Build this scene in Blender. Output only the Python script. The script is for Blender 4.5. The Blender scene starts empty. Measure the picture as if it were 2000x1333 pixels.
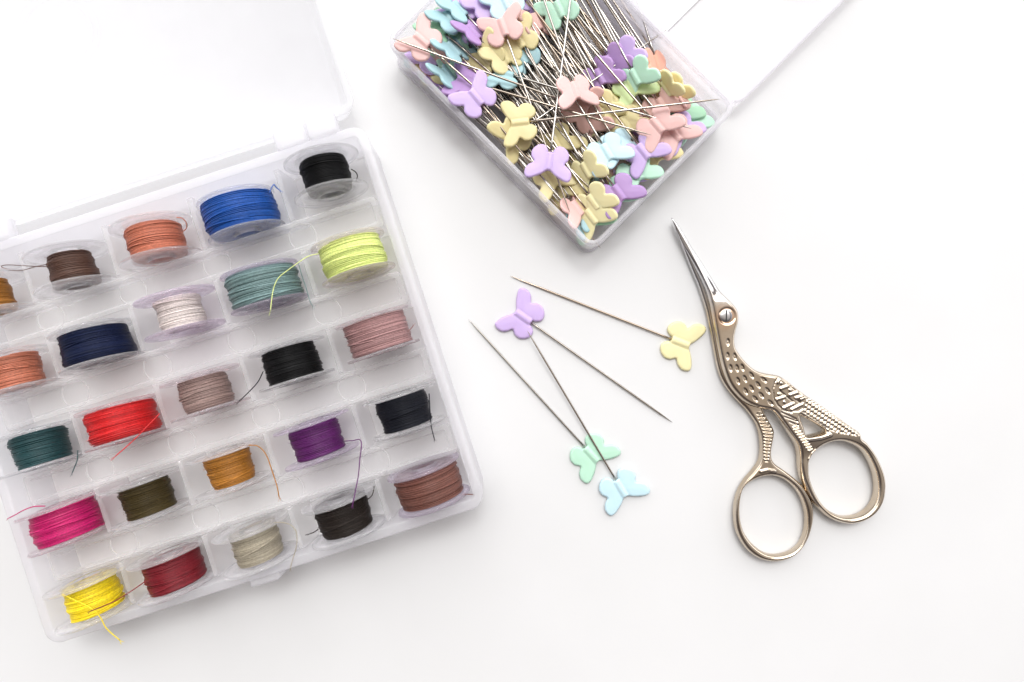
import bpy, math, random
import numpy as np
from mathutils import Vector, Matrix
from mathutils.geometry import delaunay_2d_cdt

S = 0.001                      # all sizes below are written in millimetres
scene = bpy.context.scene
COL = scene.collection
PI = math.pi
R = math.radians

# ------------------------------------------------------------------ camera
H = 150.0                      # camera height over the table
SC = 7.6                       # photo pixels per millimetre on the table
cam = bpy.data.cameras.new('camera')
cam.sensor_width = 36.0
cam.lens = 36.0 * H / (2000.0 / SC)
cam.clip_start = 0.005
cam.clip_end = 20
cam.dof.use_dof = True
cam.dof.focus_distance = (H - 9.0) * S
cam.dof.aperture_fstop = 16.0
co = bpy.data.objects.new('camera', cam)
co.location = (0, 0, H * S)
COL.objects.link(co)
scene.camera = co

# ------------------------------------------------------------------ light
world = bpy.data.worlds.new('World')
scene.world = world
world.use_nodes = True
wn, wl = world.node_tree.nodes, world.node_tree.links
bg = wn['Background']
tc = wn.new('ShaderNodeTexCoord')
sx = wn.new('ShaderNodeSeparateXYZ')
wl.new(tc.outputs['Generated'], sx.inputs[0])
rp = wn.new('ShaderNodeValToRGB')       # a pale room: bright low walls, a dimmer warm ceiling
wl.new(sx.outputs['Z'], rp.inputs[0])
e = rp.color_ramp.elements
e[0].position = 0.05; e[0].color = (0.88, 0.88, 0.90, 1)
e[1].position = 0.97; e[1].color = (0.52, 0.47, 0.42, 1)
for p_, c_ in ((0.30, (1.05, 1.05, 1.06)), (0.48, (1.02, 1.02, 1.03)), (0.54, (0.12, 0.11, 0.115)), (0.70, (0.17, 0.155, 0.15)), (0.80, (0.60, 0.56, 0.52))):  # includes a dark band added to streak the metal reflections
    m_ = rp.color_ramp.elements.new(p_); m_.color = (*c_, 1)
ma = wn.new('ShaderNodeMath'); ma.operation = 'MULTIPLY_ADD'      # the room is darker away from the window
ma.inputs[1].default_value = 0.60; ma.inputs[2].default_value = 0.5
mb_ = wn.new('ShaderNodeMath'); mb_.operation = 'MULTIPLY_ADD'; mb_.inputs[1].default_value = 0.08
wl.new(sx.outputs['Y'], ma.inputs[0]); wl.new(sx.outputs['X'], mb_.inputs[0]); wl.new(ma.outputs[0], mb_.inputs[2])
r2 = wn.new('ShaderNodeValToRGB'); wl.new(mb_.outputs[0], r2.inputs[0])
r2.color_ramp.elements[0].position = 0.26; r2.color_ramp.elements[0].color = (0.15, 0.14, 0.145, 1)
r2.color_ramp.elements[1].position = 0.80; r2.color_ramp.elements[1].color = (1.22, 1.22, 1.23, 1)
mu = wn.new('ShaderNodeVectorMath'); mu.operation = 'MULTIPLY'
wl.new(rp.outputs[0], mu.inputs[0]); wl.new(r2.outputs[0], mu.inputs[1])
wl.new(mu.outputs[0], bg.inputs['Color'])
bg.inputs['Strength'].default_value = 1.62

def area(name, loc, target, sx_, sy_, power, col):
    l = bpy.data.lights.new(name, 'AREA')
    l.shape = 'RECTANGLE'; l.size = sx_; l.size_y = sy_
    l.energy = power; l.color = col
    o = bpy.data.objects.new(name, l)
    o.location = loc
    o.rotation_euler = (Vector(target) - Vector(loc)).to_track_quat('-Z', 'Y').to_euler()
    COL.objects.link(o)
area('window_light', (0.03, 0.72, 1.10), (0.0, 0.0, 0.0), 1.60, 1.05, 12.4, (0.975, 0.988, 1.0))
area('added_highlight_light', (0.08, 0.62, 1.10), (0.0, 0.0, 0.0), 0.26, 0.26, 3.2, (0.975, 0.988, 1.0))  # small extra source, added for crisp highlights on metal and plastic

scene.view_settings.view_transform = 'Standard'
scene.view_settings.look = 'None'
scene.view_settings.exposure = 0.26
scene.view_settings.gamma = 1.0
scene.view_settings.use_curve_mapping = False
cy = scene.cycles
cy.max_bounces = 20
cy.transmission_bounces = 14
cy.transparent_max_bounces = 40
cy.glossy_bounces = 6
cy.diffuse_bounces = 10
cy.caustics_refractive = True
cy.caustics_reflective = True
cy.blur_glossy = 0.6
cy.sample_clamp_indirect = 0.0
cy.use_denoising = True

# ------------------------------------------------------------------ helpers
def P(px, py, z=0.0):
    """a place at height z (mm), read off the photograph"""
    k = (H - z) / H / SC
    return np.array([(px - 1000.0) * k, (666.5 - py) * k, z])

def link(o):
    COL.objects.link(o); return o

def mesh_obj(name, verts, faces, mat, parent=None, smooth=True):
    me = bpy.data.meshes.new(name)
    me.from_pydata((np.asarray(verts, float) * S).tolist(), [], [list(map(int, f)) for f in faces])
    if smooth:
        me.polygons.foreach_set('use_smooth', [True] * len(me.polygons))
    me.materials.append(mat)
    me.update()
    o = link(bpy.data.objects.new(name, me))
    o.parent = parent
    return o

def empty(name, loc=(0, 0, 0), rz=0.0, mat3=None):
    o = bpy.data.objects.new(name, None)
    o.empty_display_size = 0.004
    if mat3 is not None:
        o.rotation_euler = mat3.to_euler()
    else:
        o.rotation_euler = (0, 0, rz)
    o.location = [c * S for c in loc]
    return link(o)

def tag(o, label=None, cat=None, group=None, kind=None):
    if label: o['label'] = label
    if cat: o['category'] = cat
    if group: o['group'] = group
    if kind: o['kind'] = kind
    return o

class MB:
    tone = None
    """collects shapes into one mesh"""
    def __init__(s): s.v = []; s.f = []
    def add(s, v, f):
        b = len(s.v); s.v.extend([tuple(q) for q in v]); s.f.extend([tuple(i + b for i in q) for q in f])
    def box(s, x0, x1, y0, y1, z0, z1, c=0.0):
        """box with a small chamfer c on all vertical edges and the top"""
        if c <= 0:
            v = [(x, y, z) for z in (z0, z1) for (x, y) in ((x0, y0), (x1, y0), (x1, y1), (x0, y1))]
            s.add(v, [(3, 2, 1, 0), (4, 5, 6, 7)] + [(i, (i + 1) % 4, 4 + (i + 1) % 4, 4 + i) for i in range(4)])
        else:
            s.prism(rrect(x0, x1, y0, y1, c, 3), z0, z1, c)
    def prism(s, ring, z0, z1, c=0.0, cb=0.0):
        n = len(ring); ring = np.asarray(ring, float)
        ctr = ring.mean(0)
        def inset(a):
            d = np.roll(ring, -1, 0) - np.roll(ring, 1, 0)
            nrm = np.stack([-d[:, 1], d[:, 0]], 1); nrm /= np.linalg.norm(nrm, axis=1)[:, None] + 1e-9
            return ring + nrm * a
        levels = [(z0, inset(cb) if cb else ring)]
        if cb: levels.append((z0 + cb, ring))
        if c: levels += [(z1 - c, ring), (z1 - 0.3 * c, inset(0.3 * c)), (z1, inset(c))]
        else: levels.append((z1, ring))
        v = [(x, y, z) for z, rr in levels for x, y in rr]
        f = [tuple(range(n - 1, -1, -1)), tuple(range((len(levels) - 1) * n, len(levels) * n))]
        for k in range(len(levels) - 1):
            f += [(k * n + i, k * n + (i + 1) % n, (k + 1) * n + (i + 1) % n, (k + 1) * n + i) for i in range(n)]
        s.add(v, f)
    def loft(s, rings, closed_ends=True, top_only=False):
        n = len(rings[0]); v = [q for r_ in rings for q in r_]; f = []
        for k in range(len(rings) - 1):
            f += [(k * n + i, k * n + (i + 1) % n, (k + 1) * n + (i + 1) % n, (k + 1) * n + i) for i in range(n)]
        if top_only: f += [tuple(range((len(rings) - 1) * n, len(rings) * n))]
        elif closed_ends:
            f += [tuple(range(n - 1, -1, -1)), tuple(range((len(rings) - 1) * n, len(rings) * n))]
        s.add(v, f)
    def tube(s, pts, rad, n=6, cap=True):
        v, f = tube_arrays(pts, rad, n, cap); s.add(v, f)
    def build(s, name, mat, parent=None, smooth=True):
        o = mesh_obj(name, s.v, s.f, mat, parent, smooth)
        if s.tone is not None:
            at = o.data.attributes.new('tone', 'FLOAT', 'POINT'); at.data.foreach_set('value', s.tone)
        return o

def rrect(x0, x1, y0, y1, r, n=6):
    pts = []
    for cx, cy_, a0 in ((x1 - r, y1 - r, 0), (x0 + r, y1 - r, 90), (x0 + r, y0 + r, 180), (x1 - r, y0 + r, 270)):
        for i in range(n + 1):
            a = R(a0 + 90.0 * i / n); pts.append((cx + r * math.cos(a), cy_ + r * math.sin(a)))
    return pts

def tube_arrays(pts, rad, n=6, cap=True):
    p = np.asarray(pts, float); m = len(p)
    rad = np.broadcast_to(np.asarray(rad, float), (m,))
    t = np.gradient(p, axis=0); t /= np.linalg.norm(t, axis=1)[:, None] + 1e-12
    up = np.array([0.13, 0.21, 0.97]); nn = np.zeros_like(p)
    a = np.cross(t[0], up); a /= np.linalg.norm(a); nn[0] = a
    for i in range(1, m):
        a = nn[i - 1] - t[i] * np.dot(nn[i - 1], t[i]); nn[i] = a / (np.linalg.norm(a) + 1e-12)
    bb = np.cross(t, nn)
    ang = np.arange(n) * 2 * PI / n
    v = p[:, None, :] + rad[:, None, None] * (np.cos(ang)[None, :, None] * nn[:, None, :] + np.sin(ang)[None, :, None] * bb[:, None, :])
    v = v.reshape(-1, 3)
    i = np.arange(m - 1)[:, None] * n; j = np.arange(n)[None, :]; j2 = (j + 1) % n
    f = np.stack([i + j, i + j2, i + n + j2, i + n + j], -1).reshape(-1, 4).tolist()
    if cap: f += [list(range(n - 1, -1, -1)), list(range((m - 1) * n, m * n))]
    return v, f

def spline(pts, sub=6):
    p = [np.asarray(q, float) for q in pts]
    p = [2 * p[0] - p[1]] + p + [2 * p[-1] - p[-2]]
    out = []
    for k in range(1, len(p) - 2):
        for i in range(sub):
            t = i / sub; a, b, c, d = p[k - 1:k + 3]
            out.append(0.5 * (2 * b + (c - a) * t + (2 * a - 5 * b + 4 * c - d) * t * t + (3 * b - a - 3 * c + d) * t ** 3))
    out.append(p[-2]); return np.array(out)

def lathe(profile, n=64, axis='y'):
    """closed (r, h) profile spun round the y axis"""
    v = []; f = []; m = len(profile)
    for i in range(n):
        a = 2 * PI * i / n
        for r_, h in profile:
            v.append((r_ * math.cos(a), h, r_ * math.sin(a)))
    for i in range(n):
        for k in range(m):
            f.append((i * m + k, i * m + (k + 1) % m, ((i + 1) % n) * m + (k + 1) % m, ((i + 1) % n) * m + k))
    return v, f

# ------------------------------------------------------------------ materials
def mat(name):
    m = bpy.data.materials.new(name); m.use_nodes = True
    return m, m.node_tree.nodes, m.node_tree.links, m.node_tree.nodes['Principled BSDF']

def noise_mix(n, l, c1, c2, scale, detail=4, lo=0.35, hi=0.65, coord='Object'):
    t = n.new('ShaderNodeTexCoord'); nz = n.new('ShaderNodeTexNoise')
    nz.inputs['Scale'].default_value = scale; nz.inputs['Detail'].default_value = detail
    l.new(t.outputs[coord], nz.inputs['Vector'])
    r = n.new('ShaderNodeValToRGB')
    r.color_ramp.elements[0].position = lo; r.color_ramp.elements[0].color = (*c1, 1)
    r.color_ramp.elements[1].position = hi; r.color_ramp.elements[1].color = (*c2, 1)
    l.new(nz.outputs['Fac'], r.inputs[0])
    return r.outputs[0], nz

def bump(n, l, b, src, strength, dist):
    bp = n.new('ShaderNodeBump'); bp.inputs['Strength'].default_value = strength
    bp.inputs['Distance'].default_value = dist * S
    l.new(src, bp.inputs['Height']); l.new(bp.outputs[0], b.inputs['Normal']); return bp

def m_table():
    m, n, l, b = mat('white_table')
    c, nz = noise_mix(n, l, (0.695, 0.695, 0.695), (0.712, 0.712, 0.713), 30)
    l.new(c, b.inputs['Base Color']); b.inputs['Roughness'].default_value = 0.7
    b.inputs['Specular IOR Level'].default_value = 0.04
    nz2 = n.new('ShaderNodeTexNoise'); nz2.inputs['Scale'].default_value = 1500
    t = n.new('ShaderNodeTexCoord'); l.new(t.outputs['Object'], nz2.inputs['Vector'])
    bump(n, l, b, nz2.outputs['Fac'], 0.15, 0.05)
    return m

def m_frost(name, tint, clear, trans, rough=0.3, gloss=1.0, edge=0.6):
    """milky see-through plastic: part clear, part translucent, part white, with a soft shine"""
    m, n, l, b = mat(name)
    out = n['Material Output']
    b.inputs['Base Color'].default_value = (*tint, 1); b.inputs['Roughness'].default_value = rough
    b.inputs['Specular IOR Level'].default_value = 0.5 * gloss
    c, nz = noise_mix(n, l, tuple(x * 0.97 for x in tint), tint, 120)
    l.new(c, b.inputs['Base Color'])
    tr = n.new('ShaderNodeBsdfTranslucent'); tr.inputs['Color'].default_value = (*tint, 1)
    tp = n.new('ShaderNodeBsdfTransparent'); tp.inputs['Color'].default_value = (*[min(1, x * 1.02) for x in tint], 1)
    mx = n.new('ShaderNodeMixShader'); mx.inputs[0].default_value = trans
    l.new(b.outputs[0], mx.inputs[1]); l.new(tr.outputs[0], mx.inputs[2])
    lw = n.new('ShaderNodeLayerWeight'); lw.inputs['Blend'].default_value = 0.25
    mr = n.new('ShaderNodeMapRange')
    mr.inputs['To Min'].default_value = clear; mr.inputs['To Max'].default_value = clear * edge
    l.new(lw.outputs['Facing'], mr.inputs['Value'])
    m2 = n.new('ShaderNodeMixShader')
    l.new(mr.outputs[0], m2.inputs[0]); l.new(mx.outputs[0], m2.inputs[1]); l.new(tp.outputs[0], m2.inputs[2])
    l.new(m2.outputs[0], out.inputs['Surface'])
    return m

def m_clear(name, tint, rough=0.02):
    """clear hard plastic with real refraction"""
    m, n, l, b = mat(name)
    b.inputs['Base Color'].default_value = (*tint, 1)
    b.inputs['Roughness'].default_value = rough
    b.inputs['IOR'].default_value = 1.40
    b.inputs['Transmission Weight'].default_value = 1.0
    tp = n.new('ShaderNodeBsdfTransparent'); tp.inputs['Color'].default_value = (*tint, 1)
    mx = n.new('ShaderNodeMixShader'); mx.inputs[0].default_value = 0.60
    l.new(b.outputs[0], mx.inputs[1]); l.new(tp.outputs[0], mx.inputs[2])
    wb_ = n.new('ShaderNodeBsdfPrincipled'); wb_.inputs['Base Color'].default_value = (*[min(1, x * 1.0) for x in tint], 1); wb_.inputs['Roughness'].default_value = 0.08
    m2 = n.new('ShaderNodeMixShader'); m2.inputs[0].default_value = 0.09     # white mixed in to stand for bright reflections inside the clear plastic
    l.new(mx.outputs[0], m2.inputs[1]); l.new(wb_.outputs[0], m2.inputs[2]); l.new(m2.outputs[0], n['Material Output'].inputs['Surface'])
    t = n.new('ShaderNodeTexCoord'); nz = n.new('ShaderNodeTexNoise'); nz.inputs['Scale'].default_value = 260
    l.new(t.outputs['Object'], nz.inputs['Vector'])
    bump(n, l, b, nz.outputs['Fac'], 0.12, 0.10)
    return m

def m_plastic(name, col, col2=None):
    m, n, l, b = mat(name)
    col = tuple(x * 0.90 for x in col)
    col2 = col2 or tuple(x * 0.97 for x in col)
    c, nz = noise_mix(n, l, col2, col, 90)
    l.new(c, b.inputs['Base Color'])
    b.inputs['Roughness'].default_value = 0.42
    b.inputs['Specular IOR Level'].default_value = 0.38
    b.inputs['Subsurface Weight'].default_value = 0.45
    b.inputs['Subsurface Radius'].default_value = (1.0, 0.9, 0.8)
    b.inputs['Subsurface Scale'].default_value = 0.8 * S
    nz2 = n.new('ShaderNodeTexNoise'); nz2.inputs['Scale'].default_value = 900
    t = n.new('ShaderNodeTexCoord'); l.new(t.outputs['Object'], nz2.inputs['Vector'])
    bump(n, l, b, nz2.outputs['Fac'], 0.08, 0.05)
    return m

def m_thread(name, col, var=0.22):
    m, n, l, b = mat(name)
    lo = tuple(x * (1 - var) for x in col); hi = tuple(min(1, x * (1 + var * 0.8) + 0.004) for x in col)
    c, nz = noise_mix(n, l, lo, hi, 2600, 3, 0.30, 0.70)
    at = n.new('ShaderNodeAttribute'); at.attribute_name = 'tone'
    vm = n.new('ShaderNodeVectorMath'); vm.operation = 'SCALE'
    l.new(c, vm.inputs[0]); l.new(at.outputs['Fac'], vm.inputs['Scale'])
    l.new(vm.outputs[0], b.inputs['Base Color'])
    b.inputs['Roughness'].default_value = 0.40
    b.inputs['Specular IOR Level'].default_value = 0.18 if max(col) < 0.06 else 0.42
    b.inputs['Sheen Weight'].default_value = 0.03
    b.inputs['Sheen Roughness'].default_value = 0.4
    b.inputs['Sheen Tint'].default_value = (*[min(1, x * 0.6 + 0.3) for x in col], 1)
    bump(n, l, b, nz.outputs['Fac'], 0.6, 0.08)
    return m

def m_metal(name, c1, c2, rough, scale=90, rbump=0.15, aniso=0.0):
    m, n, l, b = mat(name)
    c, nz = noise_mix(n, l, c1, c2, scale, 5, 0.35, 0.65)
    l.new(c, b.inputs['Base Color'])
    b.inputs['Metallic'].default_value = 1.0
    t = n.new('ShaderNodeTexCoord')
    nz2 = n.new('ShaderNodeTexNoise'); nz2.inputs['Scale'].default_value = 600; nz2.inputs['Detail'].default_value = 6
    l.new(t.outputs['Object'], nz2.inputs['Vector'])
    mr = n.new('ShaderNodeMapRange'); mr.inputs['To Min'].default_value = rough * 0.7; mr.inputs['To Max'].default_value = rough * 1.4
    l.new(nz2.outputs['Fac'], mr.inputs['Value']); l.new(mr.outputs[0], b.inputs['Roughness'])
    bump(n, l, b, nz2.outputs['Fac'], rbump, 0.04)
    return m

M_TABLE = m_table()
M_PP = m_frost('frosted_plastic', (0.955, 0.95, 0.966), 0.62, 0.40, 0.28)
M_PPTHIN = m_frost('thin_frosted_plastic', (0.995, 0.990, 0.991), 0.79, 0.42, 0.25)
M_PPF = m_frost('brightened_floor_plastic', (0.995, 0.990, 0.992), 0.22, 0.15, 0.35)  # tray plastic made whiter on the floor to lift the shade in the cells
M_LID = m_frost('milky_lid_plastic', (0.962, 0.962, 0.970), 0.68, 0.42, 0.40)
M_PS = m_frost('clear_box_plastic', (0.975, 0.97, 0.978), 0.88, 0.4, 0.06, 1.2, 0.45)
M_PSR = m_frost('clear_rim_plastic', (0.94, 0.935, 0.95), 0.74, 0.4, 0.05, 2.0, 0.5)
M_CLEAR = m_clear('clear_spool_plastic', (0.995, 0.995, 1.0), 0.01)
M_LILAC = m_clear('lilac_spool_plastic', (0.945, 0.905, 0.968))
M_PINKC = m_clear('rosy_spool_plastic', (0.972, 0.940, 0.952))
M_PAPER = m_plastic('white_card', (0.92, 0.92, 0.93))
M_PAPER.node_tree.nodes['Principled BSDF'].inputs['Subsurface Weight'].default_value = 0.0
M_STEEL = m_metal('pin_steel', (0.37, 0.345, 0.32), (0.46, 0.435, 0.40), 0.13, 90, 0.0)
def warm_some(m):
    n, l = m.node_tree.nodes, m.node_tree.links; b = n['Principled BSDF']
    src = b.inputs['Base Color'].links[0].from_socket
    oi = n.new('ShaderNodeObjectInfo'); mx = n.new('ShaderNodeMix'); mx.data_type = 'RGBA'
    mr = n.new('ShaderNodeMapRange'); mr.inputs['From Min'].default_value = 0.4; mr.inputs['To Max'].default_value = 0.8
    l.new(oi.outputs['Random'], mr.inputs['Value']); l.new(mr.outputs[0], mx.inputs['Factor'])
    l.new(src, mx.inputs['A']); mx.inputs['B'].default_value = (0.44, 0.34, 0.25, 1)
    l.new(mx.outputs['Result'], b.inputs['Base Color'])
warm_some(M_STEEL)
M_BODY = m_metal('warm_nickel', (0.66, 0.555, 0.43), (0.72, 0.63, 0.52), 0.20, 60)
SCREW_AT = tuple((P(1418, 617.5, 4.4) - P(1500, 760, 0)) * S)
def m_scissors():
    m, n, l, b = mat('warm_nickel_to_steel')
    c, nz = noise_mix(n, l, (0.53, 0.44, 0.335), (0.69, 0.61, 0.51), 110, 6)
    t = n.new('ShaderNodeTexCoord'); sp = n.new('ShaderNodeSeparateXYZ'); l.new(t.outputs['Object'], sp.inputs[0])
    ad = n.new('ShaderNodeMath'); ad.operation = 'MULTIPLY_ADD'; ad.inputs[1].default_value = 0.004
    l.new(nz.outputs['Fac'], ad.inputs[0]); l.new(sp.outputs['Y'], ad.inputs[2])
    mr = n.new('ShaderNodeMapRange'); mr.inputs['From Min'].default_value = 0.0205; mr.inputs['From Max'].default_value = 0.0285
    l.new(ad.outputs[0], mr.inputs['Value'])
    mx = n.new('ShaderNodeMix'); mx.data_type = 'RGBA'
    l.new(mr.outputs[0], mx.inputs['Factor']); l.new(c, mx.inputs['A']); mx.inputs['B'].default_value = (0.58, 0.57, 0.57, 1)
    l.new(mx.outputs['Result'], b.inputs['Base Color'])
    # copper showing through the worn plating round the screw
    vd = n.new('ShaderNodeVectorMath'); vd.operation = 'DISTANCE'
    l.new(t.outputs['Object'], vd.inputs[0]); vd.inputs[1].default_value = SCREW_AT
    a2 = n.new('ShaderNodeMath'); a2.operation = 'MULTIPLY_ADD'; a2.inputs[1].default_value = 0.003
    l.new(nz.outputs['Fac'], a2.inputs[0]); l.new(vd.outputs['Value'], a2.inputs[2])
    m4 = n.new('ShaderNodeMapRange'); m4.inputs['From Min'].default_value = 0.0030; m4.inputs['From Max'].default_value = 0.0052
    m4.inputs['To Min'].default_value = 0.75; m4.inputs['To Max'].default_value = 0.0
    l.new(a2.outputs[0], m4.inputs['Value'])
    mx2 = n.new('ShaderNodeMix'); mx2.data_type = 'RGBA'
    l.new(m4.outputs[0], mx2.inputs['Factor']); l.new(mx.outputs['Result'], mx2.inputs['A']); mx2.inputs['B'].default_value = (0.68, 0.45, 0.31, 1)
    l.new(mx2.outputs['Result'], b.inputs['Base Color'])
    b.inputs['Metallic'].default_value = 1.0
    nz2 = n.new('ShaderNodeTexNoise'); nz2.inputs['Scale'].default_value = 600; nz2.inputs['Detail'].default_value = 6
    l.new(t.outputs['Object'], nz2.inputs['Vector'])
    m3_ = n.new('ShaderNodeMapRange'); m3_.inputs['To Min'].default_value = 0.05; m3_.inputs['To Max'].default_value = 0.14
    l.new(nz2.outputs['Fac'], m3_.inputs['Value']); l.new(m3_.outputs[0], b.inputs['Roughness'])
    bump(n, l, b, nz2.outputs['Fac'], 0.10, 0.04)
    return m
M_SC = m_scissors()
M_BLADE = m_metal('polished_steel', (0.60, 0.58, 0.57), (0.68, 0.65, 0.63), 0.13, 80, 0.06)
M_SCREW = m_metal('screw_steel', (0.52, 0.52, 0.54), (0.62, 0.62, 0.64), 0.22)
M_SLOT = m_metal('slot_shade_steel', (0.05, 0.05, 0.05), (0.07, 0.07, 0.07), 0.5)  # dark colour stands for the shade inside the screw slot

HEADC = {
    'pink': (0.87, 0.57, 0.54), 'salmon': (0.84, 0.42, 0.30), 'lilac': (0.66, 0.50, 0.83), 'purple': (0.49, 0.31, 0.61),
    'yellow': (0.84, 0.74, 0.40), 'pale yellow': (0.92, 0.85, 0.50), 'mint': (0.56, 0.85, 0.67), 'green': (0.42, 0.72, 0.50), 'lime': (0.68, 0.82, 0.42),
    'sky blue': (0.64, 0.86, 0.94), 'blue': (0.44, 0.67, 0.71), 'dusty pink': (0.74, 0.47, 0.42),
}
HM = {k: m_plastic(k.replace(' ', '_') + '_plastic', v) for k, v in HEADC.items()}

# ------------------------------------------------------------------ table
mb = MB()
mb.box(-900, 900, -700, 900, -20, 0)
tag(mb.build('table', M_TABLE, None, False), kind='structure')

# ------------------------------------------------------------------ bobbin box
U = R(17.95)                                   # the box is turned on the table
cu, su = math.cos(U), math.sin(U)
BW, BD, BH = 107.4, 93.5, 14.0
BC = (P(712, 240, BH) + P(949, 986, BH) + P(92, 1265, BH) + (P(712, 240, BH) + P(92, 1265, BH) - P(949, 986, BH))) / 4
def tobox(p):                                   # world -> box coordinates
    dx, dy = p[0] - BC[0], p[1] - BC[1]
    return np.array([dx * cu + dy * su, -dx * su + dy * cu, p[2]])

def tray_rings(w, d, h, r, t, fl, draft=0.0, z0=0.0):
    """rings of a rounded open tray, outside bottom -> rim -> inside floor"""
    q = lambda i, z, rr: [(x, y, z) for x, y in rrect(-w / 2 + i, w / 2 - i, -d / 2 + i, d / 2 - i, max(rr, 0.3), 7)]
    e_ = 0.35
    return [q(draft + 0.5, z0, r - 0.5), q(draft + 0.1, z0 + 0.15, r), q(draft, z0 + 0.6, r), q(0, z0 + h - e_, r), q(0.1, z0 + h - 0.1, r), q(e_, z0 + h, r),
            q(t - e_, z0 + h, r - t + e_), q(t - 0.1, z0 + h - 0.1, r - t), q(t, z0 + h - e_, r - t), q(t + draft, z0 + fl + 0.5, r - t), q(t + draft + 0.5, z0 + fl, r - t)]

box = empty('bobbin_box', (BC[0], BC[1], 0), U)
tag(box, 'frosted translucent bobbin box lying open with rows of thread bobbins inside', 'storage box')
mb = MB(); mb.loft(tray_rings(BW, BD, BH, 3.6, 2.3, 1.2, 0.5, 0.06)); tr_ = mb.build('tray', M_PP, box); tr_.data.materials.append(M_PPF)
tr_.data.polygons.foreach_set('material_index', [1 if (p.center.z < 0.0016 and abs(p.center.x) < (BW / 2 - 2.9) * S and abs(p.center.y) < (BD / 2 - 2.9) * S) else 0 for p in tr_.data.polygons])

# rows of bobbins: colour, centre of the visible thread in the photo, thread radius, lean, spool plastic
BOB = [
    # row 1
    ('black', (0.003, 0.003, 0.0035), 635, 336, 5.6, 0, 'c', 'black thread bobbin in the corner cell beside the box hinge'),
    ('blue', (0.006, 0.082, 0.37), 468, 408, 8.9, 0, 'c', 'nearly full bobbin of bright royal blue thread'),
    ('salmon', (0.56, 0.18, 0.105), 302, 462, 6.9, 0, 'c', 'bobbin of salmon thread with both flanges clear, between the blue and the brown bobbins'),
    ('brown', (0.105, 0.050, 0.033), 140, 519, 5.8, 0, 'c', 'brown thread bobbin with a loose loop of thread sticking out'),
    ('ochre', (0.36, 0.145, 0.018), -20, 574, 5.5, 0, 'c', 'ochre brown thread bobbin cut off at the picture edge'),
    # row 2
    ('neon', (0.78, 0.90, 0.30), 688, 497, 7.6, 0, 'p', 'neon yellow green thread bobbin with a tail reaching over its neighbour'),
    ('teal', (0.185, 0.285, 0.283), 515, 553, 8.7, 0, 'l', 'pale grey teal thread bobbin under the neon green tail'),
    ('white', (0.82, 0.74, 0.70), 352, 607, 5.6, 0, 'l', 'white thread bobbin with lilac flanges'),
    ('navy', (0.006, 0.012, 0.046), 188, 668, 8.9, 0, 'c', 'full bobbin of navy blue thread'),
    ('coral', (0.56, 0.19, 0.11), 28, 722, 6.9, 0, 'c', 'salmon thread bobbin next to the navy one, partly cut off by the picture edge'),
    # row 3
    ('rose', (0.40, 0.225, 0.22), 738, 651, 7.6, 0, 'p', 'dusty rose thread bobbin by the box side, below the neon one'),
    ('jet', (0.003, 0.003, 0.0035), 570, 708, 6.8, 0, 'c', 'black thread bobbin with a short tail poking out beside the taupe one'),
    ('taupe', (0.33, 0.225, 0.20), 402, 765, 6.3, 0, 'p', 'taupe thread bobbin between the red and the black ones'),
    ('red', (0.62, 0.012, 0.014), 240, 822, 8.9, 0, 'p', 'nearly full bobbin of bright red thread'),
    ('pine', (0.014, 0.062, 0.068), 80, 872, 7.3, 0, 'c', 'dark teal thread bobbin at the left of the red one'),
    # row 4
    ('ink', (0.007, 0.008, 0.014), 790, 805, 6.2, 0, 'c', 'blue black thread bobbin by the box side, above the chestnut one'),
    ('purple', (0.10, 0.008, 0.11), 620, 860, 6.2, 0, 'l', 'purple thread bobbin with a long hanging tail'),
    ('gold', (0.42, 0.170, 0.018), 451, 916, 5.8, 0, 'c', 'golden brown thread bobbin with a curling tail'),
    ('olive', (0.055, 0.038, 0.011), 290, 973, 6.5, 0, 'c', 'olive green thread bobbin'),
    ('magenta', (0.52, 0.006, 0.13), 132, 1021, 8.9, 0, 'p', 'full bobbin of magenta pink thread'),
    # row 5
    ('chestnut', (0.165, 0.062, 0.044), 840, 952, 7.8, 0, 'l', 'chestnut brown thread bobbin with lilac flanges in the corner cell'),
    ('espresso', (0.020, 0.014, 0.011), 674, 1012, 6.5, 0, 'c', 'very dark brown thread bobbin below the purple one'),
    ('grey', (0.37, 0.325, 0.245), 504, 1066, 5.9, 0, 'c', 'beige grey thread bobbin with a wispy tail above the box latch'),
    ('crimson', (0.19, 0.004, 0.012), 343, 1119, 7.6, 0, 'c', 'dark crimson thread bobbin with a tail crossing the yellow one'),
    ('yellow', (0.90, 0.68, 0.010), 186, 1169, 7.1, 0, 'c', 'bright yellow thread bobbin in the lower corner cell'),
]
ZC = 10.4
def fit(px, py, r0):
    """axis position and true radius of a winding from its outline in the photo"""
    w = P(px, py, ZC); q1 = tobox(w); q2 = tobox(P(px, py, ZC + 0.6 * r0))
    off = w[0] * cu + w[1] * su
    return np.array([q1[0], q2[1], 0.0]), r0 / math.sqrt(1 + (off / (H - ZC)) ** 2)
cent = []
for k in range(25):
    b_ = list(BOB[k]); q, rr = fit(b_[2], b_[3], b_[4]); b_[4] = min(rr, 8.45); BOB[k] = tuple(b_)
    cent.append(q)
cent = np.array(cent).reshape(5, 5, 3)
rowv = cent[:, :, 1].mean(1)                   # box-frame y of each row
colu = cent[:, :, 0].mean(0)                   # box-frame x of each column

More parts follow.
